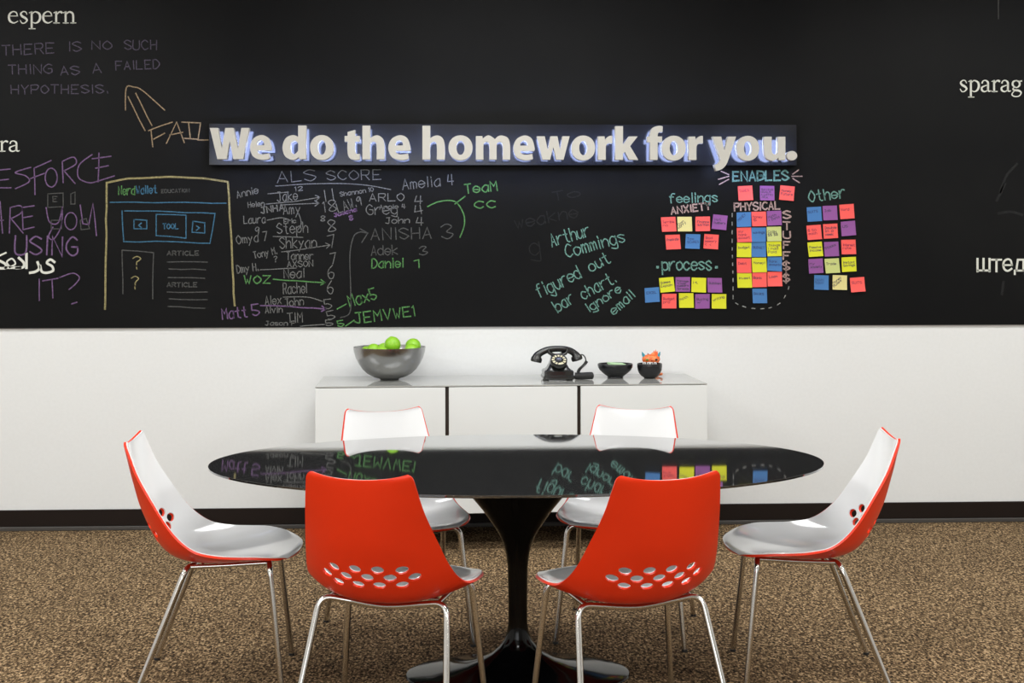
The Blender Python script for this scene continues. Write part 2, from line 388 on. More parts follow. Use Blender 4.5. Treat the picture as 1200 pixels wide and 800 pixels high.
writing('dim grey chalk names with a long curved arrow', 'dim', [('ANISHA', 435, 281, 506, 279, 13), ('3', 518, 280, 531, 279, 17), ('Adek', 435, 299, 466, 298, 11), ('3', 492, 299, 501, 298, 10)],
    lines=[[(422, 268), (431, 273), (424, 284)]], curves=[[(399, 372), (410, 366), (411, 340), (410, 300), (414, 278), (421, 272), (430, 273)]], wid=1.2)
writing('green chalk names, numbers and arrows', 'green', [('WOZ', 286, 332, 317, 332, 9, 1.6), ('Daniel', 436, 314, 473, 313, 11), ('1', 487, 314, 495, 314, 10), ('Max5', 410, 359, 442, 350, 13, 1.5),
    ('JEMVWE1', 416, 379, 487, 370, 12, 1.5), ('5', 396, 383, 403, 382, 7), ('TeaM', 545, 227, 583, 223, 11), ('CC', 557, 244, 581, 243, 8)],
    lines=[[(395, 362), (406, 356)], [(405, 382), (415, 375)], [(533, 239), (545, 230)]], curves=[[(501, 242), (515, 236), (533, 236), (543, 250), (544, 264), (539, 278)]],
    arrows=[[(320, 327), (350, 329), (381, 331)]], wid=1.4)
writing('violet chalk name with a long arrow', 'violet', [('Matt', 261, 374, 290, 371, 12), ('5', 296, 370, 304, 369, 13), ('Jomana', 392, 254, 418, 247, 4), ('8', 410, 258, 414, 257, 5)], arrows=[[(305, 358), (340, 359), (382, 362)]], wid=1.5)
writing('teal chalk note about a bar chart', 'teal', [('Arthur', 647, 289, 692, 276, 15), ('Commings', 665, 302, 733, 283, 15), ('figured', 633, 349, 682, 325, 16),
    ('out', 693, 319, 716, 307, 14), ('bar', 654, 366, 674, 353, 14), ('chart.', 684, 351, 723, 330, 14), ('ignore', 691, 366, 729, 341, 11), ('email', 720, 369, 745, 347, 11)], wid=1.35)
writing('rubbed-out grey chalk words', 'ghost', [('weakne', 605, 268, 678, 254, 14), ('To', 648, 235, 680, 230, 10), ('g', 622, 300, 634, 298, 22)], wid=1.3)
writing('teal chalk headings over the sticky notes', 'teal', [('feelings', 785, 238, 841, 236, 11, 1.4), ('process', 776, 317, 834, 316, 15, 1.7), ('ENABLES', 859, 212, 924, 211, 11, 2),
    ('Other', 949, 237, 991, 231, 13, 1.5)], lines=[[(770, 313), (771.2, 313)], [(839, 313), (840.2, 313)]], wid=3)
writing('pink chalk headings and rays over the sticky notes', 'pink', [('ANXIETY', 787, 251, 833, 245, 8, 1.8), ('PHYSICAL', 861, 247, 914, 245, 9, 1.8)] +
    [(c, 918, y, 926 if c != '$' else 925, y, h, 1.8) for c, y, h in (('S', 256, 9), ('T', 269, 9), ('U', 279, 8), ('F', 291, 8), ('F', 304, 9), ('$', 316, 9), ('$', 330, 9))],
    lines=[[(845, 200.5), (854, 204.5)], [(842, 210), (854, 206.5)], [(843, 216), (854, 210)], [(929, 204), (936, 199)], [(928, 206.5), (940, 206.5)], [(929, 209), (937, 214)]], wid=1.3)
def dashes():
    path = [Vector(p) for p in [(858, 250), (858, 290), (859, 325), (859, 352)]]+cat_pts([Vector(p) for p in [(860, 353), (866, 357), (880, 361), (900, 361), (914, 355), (922, 343), (925, 334)]], 8)
    bm = bmesh.new(); acc = 0; seg = []; on = True
    for a, b in zip(path, path[1:]):
        n = max(1, int((b-a).length))
        for k in range(n):
            seg.append(a.lerp(b, k/n)); acc += (b-a).length/n
            if acc > (4 if on else 4.5):
                if on: ribbon(bm, seg, 1.1, on_board)
                seg = []; acc = 0; on = not on
    obj('chalk_writing', bm, CH['white'], chalkboard)['label'] = 'dashed white chalk outline around the middle sticky notes'
dashes()
# chalk smears at the right of the board
writing('rubbed-out chalk smears', 'ghost', curves=[[(1172, 225), (1180, 205), (1192, 192)], [(1170, 250), (1185, 248), (1198, 252)], [(1168, 235), (1178, 215)], [(1176, 330), (1174, 345)]], wid=3)
writing('panel seam at the top right', 'dim', lines=[[(1170, 0), (1170, 22)]], wid=1.2)

# printed words: variable stroke width glyphs, x-height 10
SER = dict(
 e=(8.2, [[(1.2, 6.2, .7), (7, 6.2, .7)], '~', [(7, 6.2, 1), (6.2, 9, 1), (4, 10, .9), (1.6, 8.2, 1.5), (.9, 5, 1.9), (1.8, 1.8, 1.7), (4.5, .3, 1.1), (7.3, 1.8, .6)]]),
 s=(7, ['~', [(5.6, 7.6, .7), (4.7, 9.6, .9), (2.8, 9.9, .9), (1.2, 8, 1.5), (2.2, 6, 1.9), (4.5, 4.4, 1.9), (5.7, 2.5, 1.5), (4, .3, .9), (2, .3, .9), (.8, 2.5, .7)]]),
 p=(9.4, [[(2, 9.6, 1.7), (2, -4.5, 1.7)], [(.1, -4.6, .8), (4.5, -4.6, .8)], [(.3, 8.9, .8), (2, 9.9, .8)], '~', [(2.6, 8.2, .9), (4.5, 9.8, 1), (7.3, 8.3, 1.7), (8.1, 5, 1.9), (7, 1.6, 1.7), (4.8, .2, 1), (2.7, .9, .9)]]),
 r=(6.8, [[(2, 9.6, 1.7), (2, .2, 1.7)], [(.2, .3, .8), (4.4, .3, .8)], [(.3, 8.9, .8), (2, 9.9, .8)], '~', [(2.6, 7.6, .9), (3.9, 9.4, 1.1), (5.3, 9.6, 1.7), (6.1, 9, 1.6)]]),
 n=(10, [[(2, 9.6, 1.7), (2, .2, 1.7)], [(.2, .3, .8), (4, .3, .8)], [(5.6, .3, .8), (9.4, .3, .8)], [(.3, 8.9, .8), (2, 9.9, .8)], '~', [(2.6, 8, .9), (4.6, 9.7, 1.3), (6.8, 8.6, 1.7), (7.4, 6, 1.7), (7.4, .2, 1.7)]]),
 a=(8.4, ['~', [(1.2, 7.6, 1.3), (1.9, 9.3, 1), (3.7, 9.9, 1), (5.5, 8.5, 1.7), (5.8, 6, 1.7), (5.8, 1.6, 1.7), (6.8, .4, 1.1), (8, 1, .6)], '~', [(5.8, 6, .8), (3, 5, 1), (1, 3.6, 1.5), (1.1, 1.4, 1.7), (2.8, .2, 1.2), (4.5, .7, .9), (5.8, 2.2, .7)]]),
 g=(8.4, ['~', [(3.8, 9.8, .9), (1.4, 8.6, 1.5), (1.2, 5.6, 1.6), (3.8, 3.7, .9), (6.2, 5.4, 1.6), (6.1, 8.4, 1.6), (3.8, 9.8, .9)], [(5.8, 9, .9), (8, 9.4, 1.1)],
    '~', [(2.4, 4, .8), (1.2, 2.6, 1), (2.4, 1.4, 1.6), (5.6, 1, 1.8), (7.5, -.8, 1.3), (6, -3.6, .9), (2.6, -4.1, .9), (.5, -2.6, 1.1), (1.4, -.4, .8), (2.8, 1, .7)]]))
SER['1'] = (12, [[(1, 10, 1.7), (1, 0, 1.7)], [(5.7, 10, 1.7), (5.7, .8, 1.7)], [(10.4, 10, 1.7), (10.4, 0, 1.7)], [(1, .8, 1.5), (10.4, .8, 1.5)]])
SER['2'] = (8.3, [[(0, 9.2, 1.5), (7.6, 9.2, 1.5)], [(3.8, 9.2, 1.7), (3.8, 0, 1.7)]])
SER['3'] = (9, [[(1, 5, 1.4), (7.6, 5, 1.4)], '~', [(7.6, 5, 1.5), (6.6, 8.6, 1.5), (4.2, 9.6, 1.5), (1.6, 8, 1.6), (.9, 5, 1.7), (1.8, 1.8, 1.6), (4.4, .5, 1.5), (7.4, 2.2, 1.5)]])
SER['4'] = (10, [[(.8, -2.2, 1.5), (.8, .7, 1.5), (9, .7, 1.5), (9, -2.2, 1.5)], [(2, .8, 1.6), (3.2, 9.2, 1.6), (7.6, 9.2, 1.6), (7.6, .8, 1.6)]])
def printed(text, x0, x1, base, xh, label, slope=0):
    bm = bmesh.new(); L = sum(SER[c][0] for c in text); sx = (x1-x0)/L; sy = xh/10; x = 0
    for c in text:
        sm = False
        for s in SER[c][1]:
            if s == '~': sm = True; continue
            pts = [Vector((x0+(x+a)*sx, base-b*sy+slope*(x+a)*sx, q*sy)) for a, b, q in s]
            if sm: pts = cat_pts(pts, 5)
            ribbon(bm, [Vector((p.x, p.y)) for p in pts], [p.z for p in pts], on_board); sm = False
        x += SER[c][0]
    o = obj('printed_word', bm, M['vinyl'], chalkboard); o['label'] = label
printed('espern', 9, 90, 27.3, 13.8, 'cream serif word espern')
printed('ra', -1, 23.5, 177.5, 12.6, 'cream serif letters ra')
printed('sparag', 1124, 1198, 107.5, 13.5, 'cream serif word sparag')
printed('1234', 1144, 1203, 318, 15, 'cream Cyrillic letters')
def persian():
    bm = bmesh.new()
    for pts, wd in (([(-6, 302), (7, 296)], 2), ([(-4, 304), (6, 309), (6, 314), (-6, 314)], 3), ([(6, 313.5), (24, 313.5)], 3), ([(12, 313), (8, 307), (14, 303), (18, 309), (11, 313)], 2),
                    ([(22, 302), (28, 308), (27, 313), (19, 314)], 3), ([(31, 297), (31, 314)], 3), ([(44, 307), (46, 314), (42, 318), (35, 319.5)], 3),
                    ([(64, 307), (59, 304), (55, 308), (61, 312), (62, 317), (55, 319.5), (49, 318), (47, 311)], 2.8)):
        ribbon(bm, cat_pts([Vector(p) for p in pts], 6), wd, on_board)
    obj('printed_word', bm, M['vinyl'], chalkboard)['label'] = 'cream Persian word'
persian()

# ------------------------------------------------------------------ lit sign
PT = .045                                   # panel thickness
PYF = BY-PT                                 # panel front plane
a0, a1 = on_board(245, 193.4, 0, PYF), on_board(933.6, 146, 0, PYF)
sign = thing('wall_sign', 'long black sign with pale backlit letters reading We do the homework for you.', 'sign', (0, 0, 0))
obj('backing_panel', BX(a0.x, a1.x, PYF, BY, a0.z, a1.z, bev=.002), M['signp'], sign)
def outl(spec):
    """(x,y) corner or (x,y,1) smooth point -> closed sampled outline"""
    n = len(spec); out = []
    for i in range(n):
        a, b = spec[i], spec[(i+1) % n]
        pa, pb = Vector(a[:2]), Vector(b[:2])
        out.append(pa)
        if len(a) == 3 or len(b) == 3:
            p0 = Vector(spec[i-1][:2]); p3 = Vector(spec[(i+2) % n][:2])
            ta = (pb-p0)*.5 if len(a) == 3 else None; tb = (p3-pa)*.5 if len(b) == 3 else None
            ch = pb-pa
            if ta is None: ta = 2*ch-tb if (2*ch-tb).dot(ch) > 0 else ch; ta = ta*.8
            if tb is None: tb = 2*ch-ta if (2*ch-ta).dot(ch) > 0 else ch; tb = tb*.8
            L = ch.length
            for t_ in (ta, tb):
                if t_.length > 1.3*L: t_.length = 1.3*L
            for k in range(1, 6):
                t = k/6; h = t*t*(3-2*t)
                out.append((2*t**3-3*t*t+1)*pa+(t**3-2*t*t+t)*ta+(-2*t**3+3*t*t)*pb+(t**3-t*t)*tb)
    return out
def ell(cx, cy, rx, ry, n=28, pw=2.0):
    o = []
    for k in range(n):
        c_, s_ = math.cos(2*math.pi*k/n), math.sin(2*math.pi*k/n)
        o.append(Vector((cx+rx*math.copysign(abs(c_)**(2/pw), c_), cy+ry*math.copysign(abs(s_)**(2/pw), s_))))
    return o
G = {
 'W': [outl([(0, 36.5), (9.6, 36.5), (14, 12), (18.1, 36.5), (27.6, 36.5), (33, 12), (36.8, 36.5), (46, 36.5), (39, 0), (27.4, 0), (23.3, 21), (19.8, 0), (8.8, 0)])],
 'e': [outl([(24.6, 10.1), (24.9, 15, 1), (21.5, 24.8, 1), (13, 28.3, 1), (3.6, 23.7, 1), (0, 13.5, 1), (3.8, 3, 1), (14, -.8, 1), (23.2, 1), (22.2, 7), (15.5, 5.7, 1), (10.2, 6.8, 1), (8.4, 10.1)]),
       outl([(8.1, 16.4), (9, 20.2, 1), (12.6, 22.4, 1), (15.8, 20.2, 1), (16.6, 16.4)])],
 'd': [outl([(18.3, 39.5), (27.6, 39.5), (27.6, 0), (19.7, 0), (19.2, 3), (16, .3, 1), (11, -.8, 1), (3.2, 3.4, 1), (0, 13.5, 1), (3.4, 24.2, 1), (11.5, 28.2, 1), (18.3, 26)]),
       outl([(18.3, 10), (18.3, 18.8), (14.2, 21.6, 1), (10.4, 19.5, 1), (9.4, 14, 1), (10.4, 8.2, 1), (14, 6, 1)])],
 'o': [ell(13.9, 13.75, 13.9, 14.6, pw=2.12), ell(13.9, 13.75, 4.7, 8.4)],
 't': [outl([(3.5, 32), (12.3, 34.5), (12.3, 27.4), (17.7, 27.4), (17.7, 20.8), (12.3, 20.8), (12.3, 10.5, 1), (13.6, 6.8, 1), (17.6, 6.4), (17.8, .3), (12, -.8, 1), (5.6, 1.8, 1), (3.5, 8.5, 1), (3.5, 20.8), (0, 20.8), (0, 27.4), (3.5, 27.4)])],
 'h': [outl([(0, 39.5), (9.1, 39.5), (9.1, 24.8), (16.8, 28.2, 1), (23.4, 25.2, 1), (26, 17, 1), (26, 0), (16.8, 0), (16.8, 14.5, 1), (15.9, 19.4, 1), (13.1, 20.9, 1), (10.1, 19.6, 1), (9.1, 16.5, 1), (9.1, 0), (0, 0)])],
 'm': [outl([(0, 27.5), (7.6, 27.5), (8.1, 24.3), (11.5, 27.2, 1), (15.8, 28.2, 1), (22.6, 23.9), (26, 27.1, 1), (30.5, 28.2, 1), (37.8, 25.2, 1), (40.3, 16.5, 1), (40.3, 0), (31.6, 0), (31.6, 14.8, 1), (30.8, 19.5, 1), (28.4, 20.8, 1), (25.4, 19.5, 1), (24.5, 16, 1), (24.5, 0), (15.9, 0), (15.9, 14.8, 1), (15.1, 19.5, 1), (12.7, 20.8, 1), (9.8, 19.5, 1), (8.9, 16, 1), (8.9, 0), (0, 0)])],
 'w': [outl([(0, 27.4), (9.4, 27.4), (13, 11), (16, 27.4), (24.2, 27.4), (27.4, 11), (30, 27.4), (38.5, 27.4), (31.4, 0), (22.8, 0), (19.3, 14.5), (15.6, 0), (6.8, 0)])],
 'r': [outl([(0, 27.4), (7.8, 27.4), (8.3, 22.8), (11, 26.6, 1), (14.5, 28.1, 1), (16.8, 27.9), (16.8, 19.3), (12.6, 19.3, 1), (9.9, 17.3, 1), (9.2, 13.5, 1), (9.2, 0), (0, 0)])],
 'k': [outl([(0, 39.5), (9.1, 39.5), (9.1, 17.6), (16, 27.4), (26.3, 27.4), (17.4, 16), (27, 0), (16.3, 0), (11.2, 9.6), (9.1, 7), (9.1, 0), (0, 0)])],
 'f': [outl([(3.2, 0), (12.3, 0), (12.3, 20.7), (17.5, 20.7), (17.5, 27.4), (12.3, 27.4), (12.3, 28.6, 1), (13.5, 32.2, 1), (18, 32.6), (18.3, 39.2), (13, 39.8, 1), (6, 37.2, 1), (3.2, 30.4, 1), (3.2, 27.4), (0, 27.4), (0, 20.7), (3.2, 20.7)])],
 'y': [outl([(0, 27.4), (10.2, 27.4), (14, 10.8), (18, 27.4), (27.6, 27.4), (19.2, 2, 1), (16, -5.5, 1), (11, -10.6, 1), (4, -12.8), (2.2, -5.6), (7, -3.6, 1), (9.3, .6)])],
 'u': [outl([(0, 27.4), (9.1, 27.4), (9.1, 12, 1), (10, 8.1, 1), (12.8, 6.6, 1), (15.4, 8, 1), (16.1, 11, 1), (16.1, 27.4), (25.3, 27.4), (25.3, 0), (17.4, 0), (17, 3.2), (13.6, .2, 1), (9.3, -.8, 1), (2.6, 2.4, 1), (0, 10.5, 1)])],
 '.': [ell(6.1, 5.2, 6.1, 5.5)]}
SGN = [('W', 245.8, 292), ('e', 293, 318), ('d', 331, 358.7), ('o', 363.3, 391), ('t', 403.8, 421.6), ('h', 424.7, 450.7), ('e', 455, 481), ('h', 495, 521.4), ('o', 525.5, 553.8), ('m', 557.7, 598),
       ('e', 601.6, 626.6), ('w', 629, 667.6), ('o', 669.6, 697.4), ('r', 700.7, 717.6), ('k', 721, 748), ('f', 758.5, 776.7), ('o', 775.6, 803.6), ('r', 807, 823.8), ('y', 835, 862.6), ('o', 863, 889.7),
       ('u', 895.2, 920.4), ('.', 921.8, 934.3)]
LF = PYF-.100     # letter front plane
LB = PYF-.060     # letter back plane
deps = None
def curve_mesh(splines, ext, inset=0):
    cu = bpy.data.curves.new('c', 'CURVE'); cu.dimensions = '2D'; cu.fill_mode = 'BOTH'; cu.extrude = ext; cu.offset = -inset
    for sp in splines:
        s = cu.splines.new('POLY'); s.points.add(len(sp)-1)
        for i, p in enumerate(sp): s.points[i].co = (p.x, p.y, 0, 1)
        s.use_cyclic_u = True
    o = bpy.data.objects.new('c', cu); C.objects.link(o)
    me = bpy.data.meshes.new_from_object(o.evaluated_get(bpy.context.evaluated_depsgraph_get()))
    bpy.data.objects.remove(o); bpy.data.curves.remove(cu)
    return me
for ch, x0, x1 in SGN:
    sp = G[ch]; gw = max(p.x for p in sp[0])-min(p.x for p in sp[0]); gx = min(p.x for p in sp[0])
    base = 186.3+(x0-245)*.0018
    org = on_board((x0+x1)/2, base, 0, LF)
    pts = []
    for s in sp:
        pts.append([Vector((q.x-org.x, q.z-org.z)) for q in (on_board(x0+(p.x-gx)*(x1-x0)/gw, base-p.y, 0, LF) for p in s)])
    for kind in (0, 1):
        ext = (LB-LF)/2 if kind == 0 else .006
        me = curve_mesh(pts, ext, 0 if kind == 0 else .0045)
        for v in me.vertices: v.co = Vector((v.co.x, v.co.z, v.co.y))
        me.flip_normals() if hasattr(me, 'flip_normals') else None
        me.materials.clear(); me.update()
        if kind == 0:
            me.name = 'letter'; lo = link('letter', me, M['signl'], sign); lo.location = (org.x, (LF+LB)/2, org.z)
        else:
            me.name = 'letter_light'; li = link('letter_light', me, M['signs'], lo); li.location = (0, (LB-LF)/2+.0065, 0)
    # stand-off stud to the panel
    bm = tube(bmesh.new(), [(0, 0, 0), (0, PYF-LB, 0)], .004, 8)
    p0 = pts[0]; k0 = Vector((0, 0))
    so = obj('stud', bm, M['chrome'], lo); so.location = (pts[0][0].x*.8, (LB-LF)/2, pts[0][0].y*.8 if ch != 'y' else .1)
    if ch in 'eo.': so.location = (min(p.x for p in pts[0])+.02, (LB-LF)/2, .06 if ch != '.' else .02)
    elif ch in 'dhmrkftuW w': so.location = (min(p.x for p in pts[0])+(.02 if ch not in 'dft' else .1 if ch == 'd' else .035), (LB-LF)/2, .1)
    else: so.location = (0, (LB-LF)/2, .03)

# ------------------------------------------------------------------ sticky notes
NC = dict(C=mat('coral_paper', (.85, .10, .085), .8), Y=mat('lime_yellow_paper', (.62, .62, .012), .8), P=mat('purple_paper', (.25, .075, .27), .8),
          B=mat('blue_paper', (.05, .17, .40), .8), G=mat('pale_green_paper_note', (.52, .56, .19), .8), K=mat('pale_yellow_paper', (.68, .60, .24), .8))
CN = dict(C='coral', Y='yellow-green', P='purple', B='blue', G='pale green', K='pale yellow')
def note(X, Y, col, rise, lines, label, group, slant=0, lift=.006):
    px, py = 740+X/4.138, 190+Y/4.138
    c = on_board(px, py, 0)
    s = .0775; h = s/2; a = math.radians(rise)
    root = thing('sticky_note', label, 'sticky note', (c.x, BY, c.z), 0, group); root.rotation_euler = (0, -a, 0)
    skew = random.uniform(-.003, .003); cl = random.uniform(-.6, 1)
    def surf(x, z, off=0):
        t = (h-z)/s; u = x/h
        return Vector((x, -.0012-lift*t*t*(1+.5*cl*u)-off, z))
    bm = bmesh.new(); N = 6; g = {}
    for k, off in ((0, .0003), (1, 0)):
        for i in range(N+1):
            for j in range(N+1):
                x = -h+s*i/N; z = h-s*j/N
                g[k, i, j] = bm.verts.new(surf(x+skew*j/N, z, off))
    for k in (0, 1):
        for i in range(N):
            for j in range(N):
                q = [g[k, i, j], g[k, i, j+1], g[k, i+1, j+1], g[k, i+1, j]]
                bm.faces.new(q if k == 0 else q[::-1])
    for i in range(N):
        bm.faces.new((g[0, i, 0], g[0, i+1, 0], g[1, i+1, 0], g[1, i, 0])); bm.faces.new((g[0, i, N], g[1, i, N], g[1, i+1, N], g[0, i+1, N]))
        bm.faces.new((g[0, 0, i], g[1, 0, i], g[1, 0, i+1], g[0, 0, i+1])); bm.faces.new((g[0, N, i], g[0, N, i+1], g[1, N, i+1], g[1, N, i]))
    obj('paper', bm, NC[col], root, 30)
    if lines:
        bm = bmesh.new(); n = len(lines); lh = min(.017, .055/n)
        for i, tx in enumerate(lines):
            L = min(.062, .0085*len(tx)+.01); z = h-.014-lh*(i+.75)-(0.006 if n < 3 else 0); xs = -h+.006+random.uniform(0, .004)
            sl = math.radians(slant)+random.uniform(-.05, .08)
            W(bm, tx, xs, z-slant*.0004, xs+L*math.cos(sl), z-slant*.0004+L*math.sin(sl), lh*.72, wid=.0022, mp=lambda x, z: surf(x, z, .0006), sign=1)
        obj('handwriting', bm, M['inkb'] if col == 'B' else (M['inkr'] if col == 'C' and random.random() < .6 else M['ink']), root)
NOTES = [
 ('sticky notes in the row under ENABLES', 'of the three under the word ENABLES', [
   (552, 150, 'C', 3, ['TAXES'], 'left'), (657, 150, 'P', -1, ['SAVING', 'GOALS', 'A LOTTO', 'IRA'], 'middle'), (754, 150, 'C', -5, ['Money', 'Future'], 'right')]),
 ('sticky notes under ANXIETY', '', [
   (179, 301, 'C', 2, ['Terrible', 'no'], 'upper row under ANXIETY, first from left'), (257, 300, 'K', 0, ['Don', 'worry'], 'upper row under ANXIETY, written on a steep slant'), (346, 299, 'C', 1, ['Finance', 'Nutrition'], 'upper row under ANXIETY, between pale yellow and purple notes'),
   (428, 291, 'P', -6, ['Not', 'Numbers'], 'tilted at the right end of the upper row under ANXIETY'), (200, 387, 'C', 2, ['Frustrate'], 'lower row under ANXIETY, left of the blue note'),
   (298, 384, 'B', -2, ['Tax', 'SCARES'], 'lower row under ANXIETY, between two coral notes'), (386, 385, 'C', -4, ['Bad', 'memory', '( ('], 'lower row under ANXIETY, right of the blue note')]),
 ('sticky notes under PROCESS', '', [
   (171, 594, 'Y', 5, ['Games', 'Explain'], 'upper row under PROCESS, first from left'), (249, 592, 'P', 0, ['Manage', 'time', 'numbers', 'Spreads'], 'upper row under PROCESS, covered in four lines of writing'),
   (326, 595, 'Y', -2, ['it'], 'upper row under PROCESS, nearly blank'), (402, 596, 'P', -1, ['Quicken'], 'right end of the upper row under PROCESS'),
   (101, 643, 'B', 4, ['EXCEL'], 'reading EXCEL, alone left of the PROCESS block'), (183, 673, 'C', 0, ['Budget', 'pro'], 'lower row under PROCESS, the only one of its colour there'),
   (265, 670, 'Y', 0, ['Math'], 'lower row under PROCESS, reading Math'), (345, 674, 'P', 1, ['Buying', 'w'], 'lower row under PROCESS, between two yellow-green notes'),
   (424, 674, 'Y', -1, ['writing'], 'right end of the lower row under PROCESS')]),
 ('sticky notes in the grid under PHYSICAL', '', [
   (546, 278, 'B', 2, ['MONEY'], 'top left of the PHYSICAL grid'), (617, 275, 'C', 1, ['Money', '$'], 'top middle of the PHYSICAL grid'), (692, 271, 'P', 2, ['Math', '+ Data'], 'top right of the PHYSICAL grid'),
   (546, 352, 'C', 1, ['my', 'bank', 'account'], 'second row of the PHYSICAL grid, left'), (617, 352, 'B', 0, ['savings'], 'second row of the PHYSICAL grid, middle'), (691, 348, 'G', 1, ['CASH', '$$ $$'], 'second row of the PHYSICAL grid, right'),
   (546, 425, 'Y', -1, ['budget'], 'third row of the PHYSICAL grid, left'), (616, 424, 'B', 0, ['BUDGET'], 'third row of the PHYSICAL grid, middle'), (691, 420, 'Y', 1, ['Things', 'I had', 'Paid'], 'third row of the PHYSICAL grid, right'),
   (545, 501, 'C', 0, ['Debt'], 'fourth row of the PHYSICAL grid, left'), (619, 498, 'Y', 1, ['Money!'], 'fourth row of the PHYSICAL grid, middle'), (693, 492, 'B', -3, ['Bank', 'accounts'], 'fourth row of the PHYSICAL grid, right'),
   (547, 573, 'Y', 0, ['Invest'], 'fifth row of the PHYSICAL grid, left'), (621, 570, 'C', 1, ['Bank'], 'fifth row of the PHYSICAL grid, middle'), (695, 566, 'C', 1, ['Loan'], 'fifth row of the PHYSICAL grid, right, corner curling up'),
   (621, 648, 'B', 0, ['BANKS'], 'alone at the bottom of the PHYSICAL grid')]),
 ('sticky notes under Other', '', [
   (886, 252, 'B', 3, ['SUITS'], 'top row under Other, left'), (962, 246, 'P', 2, ['Job'], 'top row under Other, middle'), (1045, 239, 'C', 4, ['Word'], 'top row under Other, right'),
   (885, 340, 'C', 4, ['$ 50', 'each'], 'second row under Other, left'), (965, 334, 'C', 3, ['Double', 'in a', 'week'], 'second row under Other, middle'), (1052, 321, 'P', 5, ['US'], 'second row under Other, right'),
   (890, 422, 'Y', 4, ['Passive', 'Income'], 'third row under Other, left'), (969, 421, 'P', 2, ['Stocks'], 'third row under Other, middle'), (1052, 411, 'C', 1, ['Interest', 'rate'], 'third row under Other, right'),
   (894, 503, 'P', 3, ['My', 'Anxiety'], 'fourth row under Other, left'), (972, 502, 'G', 3, ['Trade'], 'fourth row under Other, middle'), (1055, 495, 'Y', 3, ['Instant', 'Savings'], 'fourth row under Other, right'),
   (920, 583, 'B', -2, ['DOWN', 'TOWN'], 'bottom row under Other, reading DOWN TOWN'), (1009, 583, 'K', -2, ['Money', 'Rules'], 'bottom row under Other, written on a slant'), (1096, 593, 'C', 4, ['SUITS'], 'curled at the right end of the bottom row under Other')])]
for grp, suf, ls in NOTES:
    for X, Y, col, rise, lines, pos in ls:
        lab = f"{pos} {CN[col]} sticky note {suf}" if suf else f"{CN[col]} sticky note, {pos}"
        sl = 38 if ('slant' in pos or (X, Y) == (546, 278)) else 18 if lines and lines[0] in ('Math', 'writing', 'Stocks') else 0
        note(X, Y, col, rise, lines, lab, grp, sl, .012 if 'curl' in pos else random.uniform(.003, .007))

# ------------------------------------------------------------------ dining table
TX, TY = .178, -2.446
table = thing('oval_table', 'large oval table with glossy black speckled top on a tulip pedestal', 'table', (TX, TY, 0))
A, B = 1.036, .648
bm = lathe(bmesh.new(), [(0, 0, .730), (A*.5, B*.5, .730), (A-.0006, B-.0006, .730), (A, B, .7292), (A, B, .7235), (A-.004, B-.004, .722), (0, 0, .722)], seg=160)
obj('tabletop', bm, M['granite'], table, 25)
obj('underside', lathe(bmesh.new(), [(0, 0, .722), (A-.008, B-.008, .722), (A-.07, B-.07, .708), (A-.12, B-.12, .702), (0, 0, .702)], seg=160), M['under'], table, 25)
prof = []
for r_, z, k in [(.0, .702, .7), (.285, .702, .68), (.285, .698, .68), (.275, .690, .68), (.235, .672, .7), (.185, .640, .74), (.150, .600, .8), (.120, .565, .85), (.094, .528, .9), (.068, .490, .95), (.049, .452, 1), (.039, .41, 1), (.0345, .37, 1), (.033, .30, 1), (.032, .22, 1),
                  (.0325, .18, 1), (.037, .15, 1), (.047, .122, .95), (.064, .098, .9), (.090, .075, .84), (.125, .056, .78), (.175, .040, .72), (.24, .0275, .67), (.31, .019, .64), (.365, .013, .62), (.378, .010, .62), (.381, .005, .62), (.378, 0, .62), (0, 0, .62)]:
    prof.append((r_, r_*k, z))
obj('pedestal', lathe(bmesh.new(), prof, seg=96), M['tabled'], table, 40)

# ------------------------------------------------------------------ chairs
ST = [  # centre (y,z), edge (y,z), half width
 (-.286, .806, -.272, .823, .139), (-.285, .797, -.270, .814, .153), (-.281, .771, -.258, .783, .160), (-.268, .706, -.228, .712, .173), (-.247, .620, -.172, .620, .194), (-.224, .560, -.130, .558, .209), (-.195, .500, -.085, .511, .224),
 (-.152, .450, -.035, .481, .237), (-.095, .425, .03, .468, .245), (-.02, .418, .09, .464, .248), (.07, .422, .14, .462, .246), (.15, .431, .172, .458, .238),
 (.22, .442, .205, .452, .221), (.268, .447, .230, .446, .197), (.283, .443, .243, .440, .178)]
def S(u, v):
    i = min(int(v), len(ST)-2); t = v-i
    g = lambda k: ST[max(0, min(len(ST)-1, k))]
    q = [.5*((2*g(i)[c])+(-g(i-1)[c]+g(i+1)[c])*t+(2*g(i-1)[c]-5*g(i)[c]+4*g(i+1)[c]-g(i+2)[c])*t*t+(-g(i-1)[c]+3*g(i)[c]-3*g(i+1)[c]+g(i+2)[c])*t**3) for c in range(5)]
    k = abs(u)**2.3
    return Vector((q[4]*u, q[0]+(q[2]-q[0])*k, q[1]+(q[3]-q[1])*k))
def Nrm(u, v):
    e = .01
    du = S(min(1, u+e), v)-S(max(-1, u-e), v); vm = len(ST)-1
    dv = S(u, min(vm, v+e))-S(u, max(0, v-e))
    return dv.cross(du).normalized() * 1.0
VM = len(ST)-1
